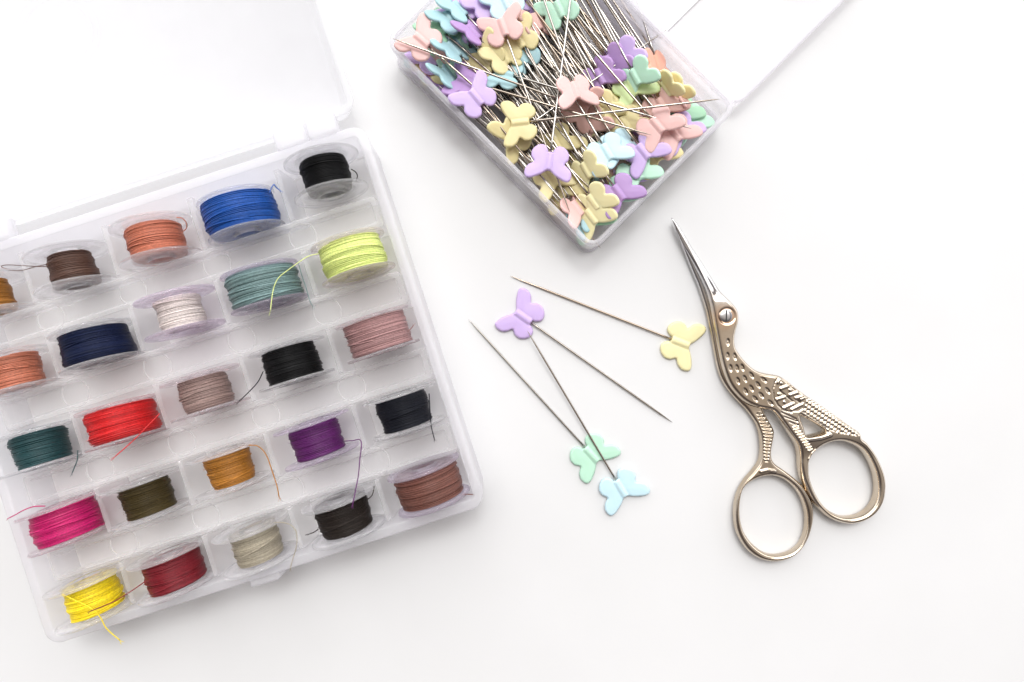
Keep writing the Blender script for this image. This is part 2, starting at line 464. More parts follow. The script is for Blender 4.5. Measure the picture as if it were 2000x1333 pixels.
# ledges between the rows, cell dividers, corner marks
SLOT = 5.6
iu = BW / 2 - 2.3 - 0.75
mb = MB(); mr_ = MB()
for i in range(4):
    y1 = rowv[i] - SLOT; y0 = rowv[i + 1] + SLOT
    lo_, hi_ = -iu + 0.2, iu - 0.2
    zt = 10.8
    o_ = [(x, y) for x, y in rrect(lo_, hi_, y0, y1, 0.8, 4)]
    def inn(a): return rrect(lo_ + a, hi_ - a, y0 + a, y1 - a, max(0.8 - a, 0.25) if a < 0.8 else 0.5, 4)
    q = lambda rr, z: [(x, y, z) for x, y in rr]
    mb.loft([q(inn(-0.35), 1.3), q(o_, zt - 0.3), q(inn(0.3), zt), q(inn(1.1), zt), q(inn(1.35), zt - 0.3), q(inn(1.5), zt - 1.6), q(inn(1.9), zt - 1.7)], True, True)
    for j in range(4):                          # round moulding marks where ledge and dividers meet
        xm = (colu[j] + colu[j + 1]) / 2 + 0.6; ym = (y0 + y1) / 2
        ring = [(xm + 3.3 * math.cos(a), ym + 3.3 * math.sin(a), zt - 1.45) for a in np.linspace(0, 2 * PI, 41)]
        mr_.tube(ring, 0.14, 6, False)
mb.build('ledge', M_PPTHIN, box)
mr_.build('moulding_mark', M_PPTHIN, box)
mb = MB()
for i in range(5):
    ya, yb = rowv[i] - SLOT + 0.1, rowv[i] + SLOT - 0.1
    if i == 0: yb = BD / 2 - 3.0
    if i == 4: ya = -BD / 2 + 3.0
    for j in range(4):
        xm = (colu[j] + colu[j + 1]) / 2
        w0, w1 = 0.85, 0.6
        mb.loft([[(xm - w0, ya, 1.3), (xm + w0, ya, 1.3), (xm + w0, yb, 1.3), (xm - w0, yb, 1.3)],
                 [(xm - w1, ya, 11.6), (xm + w1, ya, 11.6), (xm + w1, yb, 11.6), (xm - w1, yb, 11.6)],
                 [(xm - w1 + 0.25, ya + 0.2, 11.9), (xm + w1 - 0.25, ya + 0.2, 11.9), (xm + w1 - 0.25, yb - 0.2, 11.9), (xm - w1 + 0.25, yb - 0.2, 11.9)]])
mb.build('cell_divider', M_PPTHIN, box, False)

# hinge knuckles, latch, lid
hx = tobox(P(600, 255, BH))[0]
mb = MB(); mb.prism(rrect(hx - 8.2, hx - 0.6, BD / 2 - 0.3, BD / 2 + 5.2, 1.0, 5), BH - 2.6, BH + 0.5, 0.7)
mb.build('hinge_knuckle', M_PP, box)
mb = MB(); mb.prism(rrect(hx - 0.2, hx + 7.0, BD / 2 - 0.3, BD / 2 + 5.6, 1.0, 5), BH - 2.6, BH + 0.9, 0.7)
mb.build('hinge_knuckle', M_PP, box)
hx2 = hx - 2 * (hx) if hx > 0 else hx
mb = MB(); mb.prism(rrect(-hx - 7.0, -hx + 8.2, BD / 2 - 0.3, BD / 2 + 5.4, 1.0, 5), BH - 2.6, BH + 0.6, 0.7)
mb.build('hinge_knuckle', M_PP, box)
lx = tobox(P(512, 1137, BH))[0]
mb = MB(); mb.prism(rrect(lx - 3.5, lx + 3.5, -BD / 2 - 1.9, -BD / 2 + 0.2, 0.7, 5), BH - 6.5, BH - 0.8, 0.6)
mb.build('latch', M_PP, box)
LD = 93.0
LH = 7.4
ly = BD / 2 + 6.2 + LD / 2
rings = tray_rings(BW - 2.6, LD, LH, 3.4, 1.8, 1.1, 2.0, 0.3)
mb = MB(); mb.loft([[(x, y + ly, z) for x, y, z in r_] for r_ in rings])
lid = mb.build('lid', M_LID, box)
lid['label'] = 'frosted lid folded flat open behind the hinge'
mb = MB()
cm = tobox(P(112, 66, 1.4))
for rr in (10.5, 8.8):
    mb.tube([(cm[0] + rr * math.cos(a), cm[1] + rr * math.sin(a), 1.40) for a in np.linspace(0, 2 * PI, 65)], 0.07, 6, False)
mb.build('moulding_mark', M_LID, lid)

# ------------------------------------------------------------------ bobbins
FR = 8.9; FG = 3.85; FT = 0.75
def flange_arrays(sgn):
    prof = [(2.9, FG - 0.9), (3.3, FG - 0.9), (3.6, FG), (8.3, FG + 0.02), (FR - 0.12, FG + 0.05), (FR, FG + 0.20), (FR, FG + FT - 0.15), (FR - 0.15, FG + FT),
            (8.0, FG + FT - 0.02), (7.7, FG + FT - 0.20), (4.7, FG + FT - 0.20), (4.4, FG + FT + 0.05), (4.2, FG + FT + 0.12), (3.0, FG + FT + 0.12), (2.9, FG + FT)]
    v, f = lathe(prof, 72)
    if sgn < 0:
        v = [(x, -y, z) for x, y, z in v]; f = [q[::-1] for q in f]
    return v, f
SPOOL = {}
def spool_meshes(kind):
    if kind not in SPOOL:
        m_ = {'c': M_CLEAR, 'l': M_LILAC, 'p': M_PINKC}[kind]
        out = []
        for s_ in (1, -1):
            v, f = flange_arrays(-s_); o = mesh_obj('flange', v, f, m_); out.append(o.data); bpy.data.objects.remove(o)
        v, f = lathe([(2.9, -2.94), (3.5, -2.94), (3.5, 2.94), (2.9, 2.94)], 48); o = mesh_obj('hub', v, f, M_PP, None, True); out.append(o.data); bpy.data.objects.remove(o)
        SPOOL[kind] = out
    return SPOOL[kind]

def winding(name, m, r0, rng, parent):
    """the wound thread: a core, one outer layer of thread turn by turn and a few crossing turns"""
    half = FG - 0.12
    nodes = np.linspace(-half, half, 9)
    dv = np.array([rng.uniform(-0.28, 0.22) for _ in nodes]); dv[0] -= rng.uniform(0, 0.35); dv[-1] -= rng.uniform(0, 0.35)
    tilt = rng.uniform(-0.05, 0.05)
    prof = lambda y: np.minimum(r0 + np.interp(y, nodes, dv) + tilt * y, FR - 0.35)
    mb = MB()
    ys = np.linspace(-half, half, 22)
    pr = [(3.55, -half)] + [(float(prof(y)) - 0.27, float(y)) for y in ys] + [(3.55, half)]
    v, f = lathe(pr, 56); mb.add(v, f)
    td = 0.132
    pts = []; y = -half + 0.1; a = rng.uniform(0, 6)
    seg = 44
    ph = [rng.uniform(0, 6.28) for _ in range(3)]
    while y < half - 0.05:
        pitch = rng.choice([0.19, 0.20, 0.22, 0.24, 0.33, 0.42])
        wob = rng.uniform(-0.09, 0.09); wp = rng.uniform(0, 6.28); rj = rng.uniform(-0.15, 0.09)
        for k in range(seg):
            t = k / seg
            yy = min(y + pitch * t + wob * math.sin(2 * PI * t + wp) * math.sin(PI * t), half)
            rr = float(prof(yy)) - 0.08 + rj * math.sin(PI * t)
            pts.append((rr * math.cos(a + 2 * PI * t), yy, rr * math.sin(a + 2 * PI * t)))
        y += pitch
    n0 = len(mb.v); mb.tube(pts, td, 6)
    tn = np.ones(len(mb.v)); vi = np.arange(len(mb.v) - n0) // 6 // seg      # every turn catches its own tone
    tv_ = np.array([rng.uniform(0.80, 1.12) for _ in range(int(vi.max()) + 2)]); tn[n0:] = tv_[vi]
    for _ in range(rng.choice([2, 3, 3, 4])):   # crossing turns on the surface
        y0 = rng.uniform(-half, half) * 0.9; y1 = max(-half, min(half, y0 + rng.choice([-1, 1]) * rng.uniform(0.8, 3.0)))
        a0 = rng.uniform(0, 6.28); ln = rng.uniform(0.8, 1.6) * PI
        pts = []
        for k in range(40):
            t = k / 39; yy = y0 + (y1 - y0) * t; rr = float(prof(yy)) + 0.10 - 0.25 * (2 * abs(t - 0.5)) ** 8
            aa = a0 + ln * t; pts.append((rr * math.cos(aa), yy, rr * math.sin(aa)))
        mb.tube(pts, td * 0.95, 6)
    for _ in range(14):                          # stray fibres
        y0 = rng.uniform(-half, half); a0 = rng.uniform(0.3, PI - 0.3); l_ = rng.uniform(0.5, 1.6); da = rng.uniform(-0.5, 0.5)
        rr = float(prof(y0)); pts = []
        for k in range(8):
            t = k / 7; aa = a0 + l_ / rr * t * math.cos(da * 3); pts.append(((rr + 0.45 * math.sin(PI * t * 0.6)) * math.cos(aa), y0 + da * t, (rr + 0.45 * math.sin(PI * t * 0.6)) * math.sin(aa)))
        mb.tube(pts, 0.022, 4)
    mb.tone = np.concatenate([tn, np.full(len(mb.v) - len(tn), 1.08)])
    return mb.build(name, m, parent)

TAIL = {
    'black': [([(686, 331), (694, 336), (698, 343), (697, 350)], 16, 13)],
    'blue': [([(526, 378), (531, 366), (535, 361), (539, 366), (545, 371)], 19, 18)],
    'salmon': [([(345, 425), (356, 427), (364, 436), (364, 446), (357, 453)], 16, 12)],
    'brown': [([(96, 516), (71, 521), (40, 529), (16, 527), (3, 521), (13, 518), (41, 519), (71, 521), (96, 521)], 15, 15)],
    'neon': [([(622, 496), (602, 501), (583, 513), (561, 529), (545, 542), (537, 556), (532, 575), (528, 608)], 20, 21)],
    'teal': [([(580, 512), (584, 519), (590, 540), (597, 560), (605, 587), (610, 598)], 15, 12.5)],
    'red': [([(312, 808), (289, 832), (259, 862), (225, 892)], 15, 19)],
    'jet': [([(514, 726), (504, 746), (485, 767), (467, 784)], 14, 14)],
    'pine': [([(152, 880), (151, 898), (146, 912), (141, 924)], 15, 15)],
    'magenta': [([(88, 989), (66, 990), (46, 997), (30, 1006), (18, 1012)], 17, 15)],
    'gold': [([(486, 870), (504, 872), (520, 889), (532, 922), (541, 950), (545, 971)], 15, 15)],
    'purple': [([(672, 862), (689, 861), (702, 859), (706, 869), (703, 895), (700, 928), (695, 955), (689, 985)], 14, 20)],
    'ink': [([(838, 769), (840, 806), (842, 831), (848, 857)], 15, 16)],
    'rose': [([(796, 648), (801, 644), (806, 638)], 15, 16)],
    'espresso': [([(716, 977), (726, 969), (730, 957)], 15, 15), ([(622, 1034), (613, 1040), (605, 1043)], 15, 15)],
    'chestnut': [([(900, 967), (912, 966), (922, 966)], 13, 13)],
    'grey': [([(534, 1021), (552, 1021), (568, 1026), (578, 1038), (580, 1057), (577, 1076), (571, 1095), (567, 1112)], 15, 15)],
    'crimson': [([(284, 1136), (253, 1157), (221, 1176), (177, 1194)], 18, 20)],
    'yellow': [([(122, 1161), (140, 1170), (175, 1187), (195, 1205), (208, 1228), (234, 1251)], 18.6, 16.5)],
}
LEAN = [1.5, 2.2, 1.5, 1.5, 2.0]              # each row of bobbins leans a little in its cells
LEAN_J = {'black': 0, 'blue': 0}
rng = random.Random(7)
for k, (cn, c, px, py, r0, ln, kind, lab) in enumerate(BOB):
    i, j = divmod(k, 5)
    q_ = cent[i, j]; w = (BC[0] + q_[0] * cu - q_[1] * su, BC[1] + q_[0] * su + q_[1] * cu)
    lean = R(LEAN[i] * 1.0 + rng.uniform(-1.2, 1.2))
    yaw = U + R(rng.uniform(-1.6, 1.6))
    zc = 1.35 + FR * math.cos(abs(lean)) + 4.6 * math.sin(abs(lean))
    m3 = Matrix.Rotation(yaw, 3, 'Z') @ Matrix.Rotation(lean, 3, 'X')
    ctr = m3 @ Vector((0, 0, 0))
    o = empty('bobbin', (w[0], w[1], zc), 0, m3)
    tag(o, lab, 'bobbin', 'bobbins of thread in the box')
    fl1, fl2, hub = spool_meshes(kind)
    for nm, me in (('flange', fl1), ('flange', fl2), ('hub', hub)):
        q = link(bpy.data.objects.new(nm, me)); q.parent = o
    mt = m_thread(cn + '_thread', c)
    winding('thread', mt, r0, random.Random(100 + k), o)
    if cn in TAIL:
        inv = m3.inverted()
        for pts, za, zb in TAIL[cn]:
            n_ = len(pts)
            sp = spline([P(x, y, za + (zb - za) * t / (n_ - 1)) for t, (x, y) in enumerate(pts)], 8)
            loc = [tuple(inv @ (Vector(p) - Vector((w[0], w[1], zc)))) for p in sp]
            mb = MB(); mb.tube(loc, 0.125 if cn not in ('teal', 'grey', 'neon', 'brown') else 0.10, 6)
            d_ = Vector(loc[-1]) - Vector(loc[-3]); d_.normalize()
            for q_ in range(5):                  # the frayed end
                e_ = Vector((rng.uniform(-1, 1), rng.uniform(-1, 1), rng.uniform(-1, 1))) * 0.4
                mb.tube([Vector(loc[-1]) - d_ * 0.3, Vector(loc[-1]) + d_ * 0.35 + e_ * 0.3, Vector(loc[-1]) + d_ * 0.7 + e_], 0.035, 4)
            mb.tone = np.ones(len(mb.v)); mb.build('thread_tail', mt, o)

# ------------------------------------------------------------------ outline reliefs (butterflies, scissors)
def seg_dist(p, poly, closed=True):
    a = np.asarray(poly, float); b = np.roll(a, -1, 0)
    if not closed: a, b = a[:-1], b[:-1]
    out = np.full(len(p), 1e9)
    for q, r_ in zip(a, b):
        d = r_ - q; t = np.clip(((p - q) @ d) / (d @ d + 1e-12), 0, 1)
        out = np.minimum(out, np.linalg.norm(p - (q + t[:, None] * d), axis=1))
    return out

def inside(p, poly):
    a = np.asarray(poly, float); b = np.roll(a, -1, 0); res = np.zeros(len(p), bool)
    for (x0, y0), (x1, y1) in zip(a, b):
        if y0 == y1: continue
        c = ((y0 > p[:, 1]) != (y1 > p[:, 1])) & (p[:, 0] < (x1 - x0) * (p[:, 1] - y0) / (y1 - y0) + x0)
        res ^= c
    return res

def resample(poly, step):
    a = np.asarray(poly, float); out = []
    for q, r_ in zip(a, np.roll(a, -1, 0)):
        n = max(1, int(np.linalg.norm(r_ - q) / step))
        for k in range(n): out.append(q + (r_ - q) * k / n)
    return np.array(out)

def cspline(pts, sub=4):
    p = [np.asarray(q, float) for q in pts]; n = len(p); out = []
    for k in range(n):
        a, b, c, d = p[k - 1], p[k], p[(k + 1) % n], p[(k + 2) % n]
        for i in range(sub):
            t = i / sub
            out.append(0.5 * (2 * b + (c - a) * t + (2 * a - 5 * b + 4 * c - d) * t * t + (3 * b - a - 3 * c + d) * t ** 3))
    return np.array(out)

def relief(outer, holes, step, fn_top, fn_bot, fn_mid, to_world, rb, unit):
    """closed solid over a 2-D outline: rounded edges, top and bottom heights from functions"""
    loops = [resample(outer, step)] + [resample(h, step) for h in holes]
    allb = np.vstack(loops)
    lo, hi = allb.min(0), allb.max(0)
    gx, gy = np.meshgrid(np.arange(lo[0], hi[0], step), np.arange(lo[1], hi[1], step))
    gx = gx + (np.arange(gx.shape[0]) % 2)[:, None] * step * 0.5
    g = np.stack([gx.ravel(), gy.ravel()], 1)
    ok = inside(g, loops[0])
    for h in loops[1:]: ok &= ~inside(g, h)
    g = g[ok]
    dd = np.min([seg_dist(g, l_) for l_ in loops], axis=0)
    g = g[dd > step * 0.45]; 
    pts = np.vstack([allb, g])
    edges = []; b = 0
    for l_ in loops:
        n = len(l_); edges += [(b + i, b + (i + 1) % n) for i in range(n)]; b += n
    vo, eo, fo, _, _, _ = delaunay_2d_cdt([Vector(q) for q in pts], edges, [], 0, 1e-5)
    v = np.array([(q.x, q.y) for q in vo])
    f = np.array([q for q in fo if len(q) == 3])
    cc = v[f].mean(1)
    ok = inside(cc, loops[0])
    for h in loops[1:]: ok &= ~inside(cc, h)
    f = f[ok]
    d = np.min([seg_dist(v, l_) for l_ in loops], axis=0) / unit
    d[d < 1e-4] = 0
    prof = np.sqrt(np.clip(1 - (1 - np.clip(d / rb, 0, 1)) ** 2, 0, 1))
    mid = fn_mid(v); zt = mid + (fn_top(v, d) - mid) * prof; zb = mid + (fn_bot(v, d) - mid) * prof
    bd = d <= 0
    idx = np.arange(len(v)); n = len(v)
    inner = np.where(~bd)[0]; bi = idx.copy(); bi[inner] = n + np.arange(len(inner))
    wt = to_world(v, zt); wb = to_world(v[inner], zb[inner])
    vv = np.vstack([wt, wb])
    # orient upward
    a_, b_, c_ = wt[f[0][0]], wt[f[0][1]], wt[f[0][2]]
    tri = wt[f]; nz = np.cross(tri[:, 1, :2] - tri[:, 0, :2], tri[:, 2, :2] - tri[:, 0, :2])
    f = np.where((nz < 0)[:, None], f[:, ::-1], f)
    return vv, np.vstack([f, bi[f][:, ::-1]])

HALF = [(2.37, .45), (4.0, 2.79), (4.82, 5.03), (4.3, 6.09), (2.7, 6.3), (1.3, 5.55), (.25, 4.2), (-1.01, 4.97), (-2.78, 4.94), (-4.3, 3.55), (-4.5, 1.9), (-3.49, .85), (-2.7, .62)]
OUT = HALF + [(x, -y) for x, y in HALF[::-1]]
OUTS = []
half_s = spline([(a, b, 0) for a, b in HALF], 5)[:, :2]
OUTS = np.vstack([half_s, half_s[::-1] * [1, -1]])
def btop(v, d):
    t = np.full(len(v), 0.80)
    body = np.where(np.abs(v[:, 0]) < 2.9, np.sqrt(np.clip(0.8 ** 2 - v[:, 1] ** 2, 0, None)), 0) * 0.55
    groove = -0.10 * np.exp(-((np.abs(v[:, 1]) - 0.95) / 0.22) ** 2) * (np.abs(v[:, 0]) < 2.9)
    dome = 0.10 * np.clip(d / 2.0, 0, 1)
    return t + body + groove + dome
HV, HF = relief(OUTS, [], 0.30, btop, lambda v, d: np.zeros(len(v)), lambda v: np.full(len(v), 0.42), lambda v, z: np.column_stack([v, z - 0.5]), 0.38, 1.0)
HEADM = {}
for k_, m_ in HM.items():
    o = mesh_obj('head', HV, HF, m_); HEADM[k_] = o.data; bpy.data.objects.remove(o)
PINL = 47.0
xs = [-2.2, -5, -12, -22, -32, -39, -43, -45.5, -46.6, -47.0]
rs = [.27, .27, .27, .27, .27, .26, .22, .13, .06, .015]
tv, tf = tube_arrays([(x, 0, 0) for x in xs], rs, 10)
o = mesh_obj('shaft', tv, tf, M_STEEL); SHAFT = o.data; bpy.data.objects.remove(o)

def pin(color, hx_, hy_, zh, tx, ty, zt, roll=0.0, label='', group=None, hroll=None, inbox=False, cat='pin'):
    a = Vector(P(hx_, hy_, zh)); b = Vector(P(tx, ty, zt))
    if inbox and zh < 9.6:                       # keep low heads clear of the box walls
        q = np.array(a) - A_; la, lb = q @ ea, q @ eb
        w_ = 1.6 + 4.6 * abs(math.cos(R(roll)))
        q2 = A_ * [1, 1, 0] + ea * min(max(la, 6.0), PWA - 6.0) + eb * min(max(lb, w_), PWB - w_)
        b += Vector((q2[0] - a.x, q2[1] - a.y, 0)); a = Vector((q2[0], q2[1], zh))
    x = (a - b).normalized()
    up = Vector((0, 0, 1)); y = up.cross(x).normalized(); z = x.cross(y)
    m3 = Matrix((x, y, z)).transposed() @ Matrix.Rotation(R(roll), 3, 'X')
    o = empty('butterfly_pin', tuple(a), 0, m3)
    tag(o, label, cat, group)
    for nm, me in (('head', HEADM[color]), ('shaft', SHAFT)):
        q = link(bpy.data.objects.new(nm, me)); q.parent = o
        if inbox and nm == 'head': q.scale = (0.89, 0.89, 0.85)
    return o

# four pins loose on the table
G1 = 'loose pins on the table'
pin('pale yellow', 1330, 670, 0.62, 993, 538, 0.35, 0, 'yellow butterfly pin lying loose beside the scissors', G1)
pin('mint', 1156, 889, 0.62, 916, 625, 0.35, 0, 'mint green butterfly pin lying under the shaft of the blue one', G1)
pin('sky blue', 1213, 955, 0.95, 1026, 640, 2.1, 0, 'pale blue butterfly pin whose shaft crosses the mint and lilac heads', G1)
pin('lilac', 1021, 619, 0.70, 1314, 826, 0.35, 0, 'lilac butterfly pin lying loose on the table', G1)
# ------------------------------------------------------------------ scissors
def m8(x, y): return (1280 + x / 4.597, 410 + y / 4.597)
FRONT = [(1315.5, 424.5), (1325.7, 436), (1343.1, 464), (1356.1, 486.1), (1371.4, 510), (1388.8, 538.3), (1401.8, 560), (1410.5, 572), (1421.4, 583), (1432.3, 594.5), (1439.9, 605.8),
         (1442.7, 616.7), (1442, 629.7), (1437.7, 644.9), (1434.9, 660.2), (1436.2, 677.6), (1443, 690.3), (1452.3, 702.4), (1465.8, 715.9), (1479.3, 724.9), (1495, 729.4), (1515.3, 732.8),
         (1525.4, 736.1), (1540, 746.3), (1555.8, 759.0), (1573.8, 772.1), (1596.3, 786.8), (1618.8, 802.5), (1641.3, 818.3), (1663.8, 834), (1678, 843.5), (1682.5, 850), (1685, 857), (1697.6, 867.2), (1714.4, 888.8),
         (1726.4, 912.8), (1733.6, 936.8), (1734.1, 960.8), (1728.8, 984.8), (1714.4, 1006.4), (1692.8, 1020.6), (1668.8, 1026.8), (1647.2, 1024.4), (1625.6, 1016), (1608.8, 1002.6),
         (1592, 985.8), (1583.0, 971), (1575.8, 955), (1568.5, 936), (1564.4, 912), (1563.2, 891.2), (1558.0, 872), (1544, 850.8), (1529.6, 829.2), (1517.6, 812), (1508, 803.0), (1494, 799.8),
         (1477, 796.0), (1456.8, 786.8), (1441, 773.3), (1425.3, 753), (1414, 726), (1405, 690), (1396, 640.5), (1389.3, 602), (1386, 588), (1380, 566.6), (1367, 536.2), (1351.8, 505.7),
         (1336.6, 477.4), (1323.5, 449.2), (1315.2, 428)]
FH1 = [(1586.6, 896), (1598, 880.6), (1616, 868.6), (1640, 862.9), (1664, 868.0), (1685.6, 880.6), (1701.4, 900.8), (1711.8, 924.8), (1716.4, 948.8), (1715, 972), (1706.5, 991), (1688, 1006.0),
       (1662.6, 1012), (1637.6, 1007.6), (1615, 992.5), (1598.2, 968), (1586.8, 939.2), (1583.6, 915.2)]
FH2 = [(1562.5, 813), (1585, 824.8), (1608.5, 839.0), (1607, 844.8), (1592, 848.5), (1577.8, 851.5), (1574.5, 849), (1570.2, 834)]
BACK = [(1315.0, 426), (1317, 437), (1323.5, 455), (1332.4, 479.4), (1343.3, 507.7), (1354.1, 533.8), (1365, 559.9), (1373.7, 586), (1380.2, 607.8), (1384.6, 629.5), (1389, 651), (1393.5, 676.3),
        (1400.8, 714.5), (1409.8, 741.5), (1425.5, 766.3), (1443.5, 786.5), (1457, 800), (1470.5, 818), (1478.6, 834), (1483.4, 856), (1484.4, 880), (1480.6, 900.8), (1469.6, 917.6), (1452.8, 936.8), (1439.6, 960.8),
        (1433.6, 984.8), (1432.4, 1008.8), (1436, 1035.2), (1446.8, 1059.2), (1462.4, 1078.4), (1484, 1091.6), (1508, 1096.4), (1529.6, 1094), (1551.2, 1084.4), (1568, 1066.4), (1580, 1042.4),
        (1586.7, 1013.6), (1586, 989.6), (1580, 970.4), (1568, 951.2), (1551.2, 934.4), (1529.6, 917.6), (1512.8, 905.6), (1505.6, 893.6), (1505.6, 876.8), (1509.4, 856), (1510.9, 840.8),
        (1503.2, 824), (1496, 809.6), (1488, 792), (1470, 765), (1448, 735), (1430, 705), (1424, 670), (1432, 640), (1436, 620), (1430, 600), (1408, 578), (1385, 548), (1362, 512), (1340, 475), (1322, 440)]
BH1 = [(1451, 953.6), (1470, 937.6), (1496, 929.4), (1520, 931.8), (1541.6, 945), (1557.4, 963.2), (1567.4, 985), (1572.3, 1008.8), (1571.0, 1035.2), (1560.8, 1061.2), (1541.6, 1077), (1515.2, 1083.2),
       (1491.2, 1078.4), (1468.6, 1061.6), (1451.8, 1037.6), (1444.4, 1008.8), (1444.4, 980)]
def keep_tip(poly, sub=4):
    s_ = cspline(poly, sub); return s_
FRONT_S = keep_tip(FRONT); BACK_S = keep_tip(BACK)
UN = 7.78                                       # photo pixels per millimetre at this height
def smooth(x, a, b):
    t = np.clip((x - a) / (b - a), 0, 1); return t * t * (3 - 2 * t)
def wc(x, y): return (1480 + x / 7.841, 710 + y / 7.841)
def bc(x, y): return (1360 + x / 4.444, 600 + y / 4.444)
DIMP = [((265, 305), 4), ((262, 425), 2), ((325, 430), -8), ((288, 530), -5), ((343, 530), -8), ((390, 525), -16), ((352, 640), -15), ((412, 622), -22), ((468, 592), -32), ((575, 632), -52), ((418, 730), -26),
        ((468, 705), -28), ((525, 675), -32), ((500, 795), -42), ((553, 765), -38), ((608, 725), -36), ((632, 830), -46)]
WING = [wc(*q) for q in ((318, 200), (245, 290), (215, 400), (232, 530), (290, 640), (380, 718), (500, 752), (620, 742), (682, 700), (692, 600), (722, 492), (560, 385), (440, 290))]
BARS = [((290, 292), (345, 215)), ((335, 382), (455, 342)), ((475, 480), (595, 440)), ((262, 552), (405, 508)), ((378, 680), (525, 612)), ((500, 702), (662, 622)), ((560, 530), (705, 492)), ((640, 545), (700, 520))]
BUMPS = [(342, 300), (475, 405), (305, 468), (390, 588)]
TAILP = [wc(*q) for q in ((728, 480), (1560, 1030), (1582, 1100), (1480, 1112), (1180, 1062), (1060, 1020), (650, 740), (700, 640))]
GRV = [((350, 750), (560, 850)), ((400, 820), (582, 885)), ((470, 895), (592, 945))]
def near_seg(v, a, b, w):
    a = np.array(wc(*a)); b = np.array(wc(*b)); d = b - a
    t = np.clip(((v - a) @ d) / (d @ d), 0, 1)
    return np.exp(-(np.linalg.norm(v - (a + t[:, None] * d), axis=1) / w) ** 2)
RIDGE = np.array([(1315.5, 425), (1322, 437), (1346, 478), (1368, 526), (1389, 574)])
def front_top(v, d):
    x, y = v[:, 0], v[:, 1]
    base = 2.75 + (4.35 - 2.75) * smooth(y, 440, 610) - 0.75 * smooth(y, 840, 900)
    h = base.copy()
    # blade: a ridge with a hollow bevel on the cutting side
    bl = 1 - smooth(y, 556, 590)
    xr = np.interp(y, RIDGE[:, 1], RIDGE[:, 0]); off = (x - xr) / UN
    wd = np.interp(y, [425, 480, 575], [0.25, 0.9, 2.1])
    q = np.clip(off / wd, -1.2, 1.3)
    bev = np.where(q > 0, -0.30 * q * wd + 0.10 * np.sin(np.clip(q, 0, 1) * PI) * -wd * 0.6, 0.25 * q * wd)
    h += bl * bev
    # around the screw: a shallow turned seat
    rs_ = np.hypot(x - 1418, y - 617.5)
    h += -0.12 * np.exp(-((rs_ - 15) / 2.2) ** 2) - 0.10 * (1 - smooth(rs_, 12, 16))
    for (cx, cy_), a in DIMP:
        c_ = np.array(bc(cx, cy_)); r_ = v - c_; aa = R(a)
        lx_ = r_[:, 0] * math.cos(aa) + r_[:, 1] * math.sin(aa) ; ly_ = -r_[:, 0] * math.sin(aa) + r_[:, 1] * math.cos(aa)
        # long axis runs down, turned to the right by |a|
        rr = np.sqrt((lx_ / 4.3) ** 2 + (ly_ / 8.4) ** 2)
        h += -0.24 * (1 - smooth(rr, 0.45, 1.0)) + 0.07 * np.exp(-(rr / 0.35) ** 2)
    inw = inside(v, WING); dw = seg_dist(v, np.array(WING))
    inn_ = inw & (dw > 1.2)
    h += -0.30 * np.exp(-(dw / 1.4) ** 2) * (1 - smooth(x, 1533, 1550)) * (y > 733)
    pat = np.zeros(len(v))
    for a, b in BARS: pat = np.maximum(pat, near_seg(v, a, b, 2.2))
    for c_ in BUMPS:
        rr = np.linalg.norm(v - np.array(wc(*c_)), axis=1); pat = np.maximum(pat, 0.9 * np.exp(-(rr / 2.4) ** 2))
    h += np.where(inn_, -0.12 + 0.26 * pat, 0)
    for a, b in (((330, 430), (525, 592)), ((545, 535), (640, 612)), ((430, 300), (570, 425))): h += -0.16 * near_seg(v, a, b, 1.6) * inn_
    inT = inside(v, TAILP); dT = seg_dist(v, np.array(TAILP))
    o_ = np.array(wc(750, 510)); r_ = (v - o_) * 7.841
    u_ = r_[:, 0] * .837 + r_[:, 1] * .548; w_ = -r_[:, 0] * .548 + r_[:, 1] * .837
    row = np.round(w_ / 66.0); uu = u_ - row * 26
    bead = (0.5 + 0.5 * np.cos(2 * PI * uu / 61.0)) * (0.62 + 0.38 * np.cos(2 * PI * (w_ / 66.0 - row)))
    h += np.where(inT, (-0.34 + 0.52 * bead) * smooth(dT, 0.3, 2.0), 0)
    for a, b in GRV: h += -0.26 * near_seg(v, a, b, 1.5)
    # ribs down the leg
    a = np.array(wc(545, 965)); b = np.array(wc(800, 1318)); dv = (b - a) / np.linalg.norm(b - a)
    r_ = v - a; al = r_ @ dv; ac = -r_[:, 0] * dv[1] + r_[:, 1] * dv[0]
    L_ = np.linalg.norm(b - a)
    msk = (al > -2) & (al < L_ + 2) & (np.abs(ac) < 5.6)
    h += np.where(msk, 0.24 * np.cos(2 * PI * (al + 0.35 * ac) / 6.35) * smooth(5.6 - np.abs(ac), 0, 1.6), 0)
    h += 0.30 * np.exp(-(seg_dist(v, np.array([(1580, 897), (1586, 886), (1592, 879.5)]), False) / 1.8) ** 2)
    h += 0.35 * np.exp(-(seg_dist(v, np.array([(1578, 856.5), (1600, 854), (1618, 848)]), False) / 3.2) ** 2)
    return h
def front_bot(v, d):
    y = v[:, 1]
    return 2.05 - 1.9 * smooth(y, 800, 880)
def front_mid(v):
    t_ = front_top0(v); b_ = front_bot(v, None); return 0.45 * t_ + 0.55 * b_
def front_top0(v):
    y = v[:, 1]; return 2.75 + 1.6 * smooth(y, 440, 610) - 0.75 * smooth(y, 840, 900)
